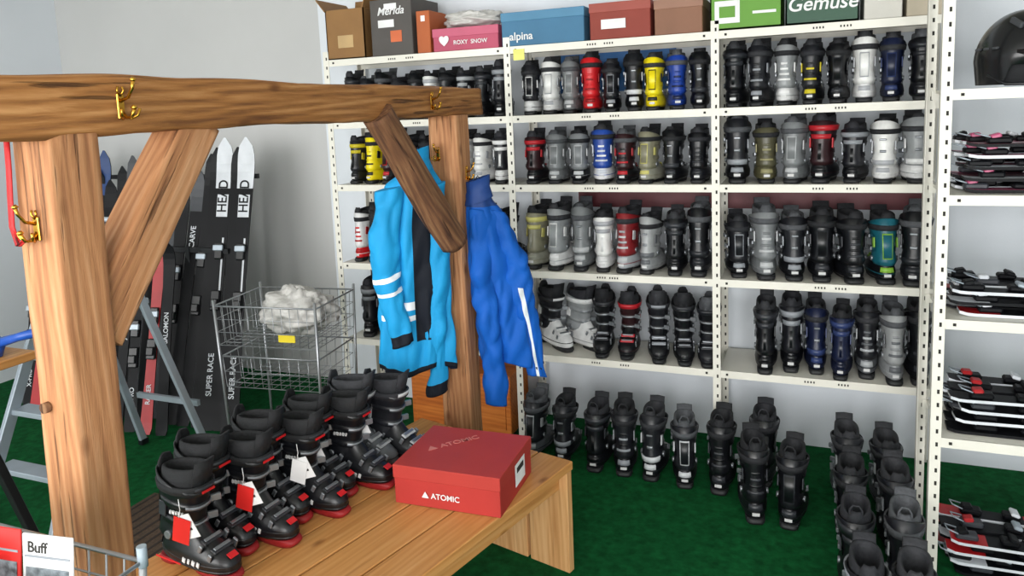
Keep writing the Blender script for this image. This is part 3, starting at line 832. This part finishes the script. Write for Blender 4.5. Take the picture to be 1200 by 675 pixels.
# ------------------------------------------------------------------ step ladder
b = MB()
def bar(p0, p1, w, d, m):
    p0, p1 = Vector(p0), Vector(p1); z = (p1-p0); L_ = z.length; z.normalize()
    x = (Vector((1, 0, 0))-z*z.x).normalized(); y = z.cross(x)
    old = b.M; b.M = old @ Matrix.Translation((p0+p1)/2) @ Matrix((x, y, z)).transposed().to_4x4()
    b.box((0, 0, 0), (w, d, L_), m, None, .003); b.M = old
for sx, xt in ((-.24, -.17), (.24, .17)):
    bar((sx, -.50, .02), (xt, .02, 1.30), .024, .055, M_alu)
    bar((sx, .40, .02), (xt, .07, 1.10), .022, .040, M_alu)
    b.box((sx, -.50, .015), (.035, .06, .03), M_black); b.box((sx, .40, .015), (.03, .045, .03), M_black)
for k, z in enumerate((.24, .48, .72)):
    t = z/1.30; y = -.50+.52*t; hw = .24-.07*t
    b.box((0, y+.03, z), (2*hw, .09, .025), M_alu, None, .003)
b.box((0, .03, .92), (.38, .26, .03), M_alu, None, .004)
b.tube([(-.17, .02, 1.29), (-.16, .03, 1.35), (.16, .03, 1.35), (.17, .02, 1.29)], .012, M_alu, 8)
b.box((0, .38, .3), (.44, .02, .03), M_alu)
b.obj('step_ladder', (-3.26, 2.53, 0.009), (0, 0, .0))
M_mat = mat('brown_doormat', '#4a3a2c', .95, var=.3, scale=90, bump=.6, bscale=150)
M_rib = mat('mat_rib', '#2a221c', .95)
b = MB(); b.box((0, 0, .003), (1.2, .85, .006), M_mat)
for k in range(24): b.box((-.575+k*.05, 0, .0065), (.012, .83, .002), M_rib)
b.obj('door_mat', (-2.38, 2.10, 0))
b = MB()
b.box((0, 0, .89), (.75, .55, .035), M_pine, None, .004)
M_leg = mat('black_steel', '#17181a', .5)
for sx in (-.3, .3):
    bar((sx, -.25, 0), (sx, 0, .87), .035, .035, M_leg); bar((sx, .25, 0), (sx, .0, .87), .035, .035, M_leg)
b.box((0, 0, .5), (.6, .03, .03), M_leg)
wbn = b.obj('workbench', (-3.30, 1.72, 0))
b = MB()
M_bl = mat('tool_blue', '#1d4fa8', .4)
b.loft([[(r*math.cos(2*pi*j/16), r*.6*math.sin(2*pi*j/16), z) for j in range(16)] for r, z in ((.06, 0), (.075, .03), (.06, .055), (.02, .06))], M_bl)
b.tube([(.05, 0, .04), (.13, .02, .06), (.20, .04, .075)], [.015, .012, .014], M_bl, 8)
b.obj('blue_hand_brush', (-3.06, 1.88, .9075)).scale = (1.25, 1.25, 1.4)

# ------------------------------------------------------------------ light
def area(name, loc, rot, sx, sy, e, c):
    l = bpy.data.lights.new(name, 'AREA'); l.shape = 'RECTANGLE'; l.size = sx; l.size_y = sy; l.energy = e; l.color = c
    o = bpy.data.objects.new(name, l); sc.collection.objects.link(o); o.location = loc; o.rotation_euler = rot
    return o
area('window_daylight', (-3.05, YF-.25, 1.65), (pi/2, 0, 0), 3.0, 2.0, 185, (1, .99, .97))
area('window_daylight', (.4, YF-.25, 1.65), (pi/2, 0, 0), 2.5, 2.0, 175, (1, .99, .975))
w = bpy.data.worlds.new('World'); sc.world = w; w.use_nodes = True
bg = w.node_tree.nodes['Background']; bg.inputs[0].default_value = (.88, .94, 1, 1); bg.inputs[1].default_value = .9

# ------------------------------------------------------------------ camera
right = Vector((.9288, .3763, -.0414)); fwd = Vector((-.3707, .9171, -.1255)).normalized()
right = (right - fwd*right.dot(fwd)).normalized(); up = right.cross(fwd)
cam = bpy.data.cameras.new('camera'); co = bpy.data.objects.new('camera', cam); sc.collection.objects.link(co)
R = Matrix((right, up, -fwd)).transposed().to_4x4()
co.matrix_world = Matrix.Translation((0, 0, 1.8)) @ R
cam.sensor_width = 36; cam.lens = 26.1; cam.shift_y = -.08125; cam.clip_start = .05
sc.camera = co
sc.view_settings.view_transform = 'Standard'
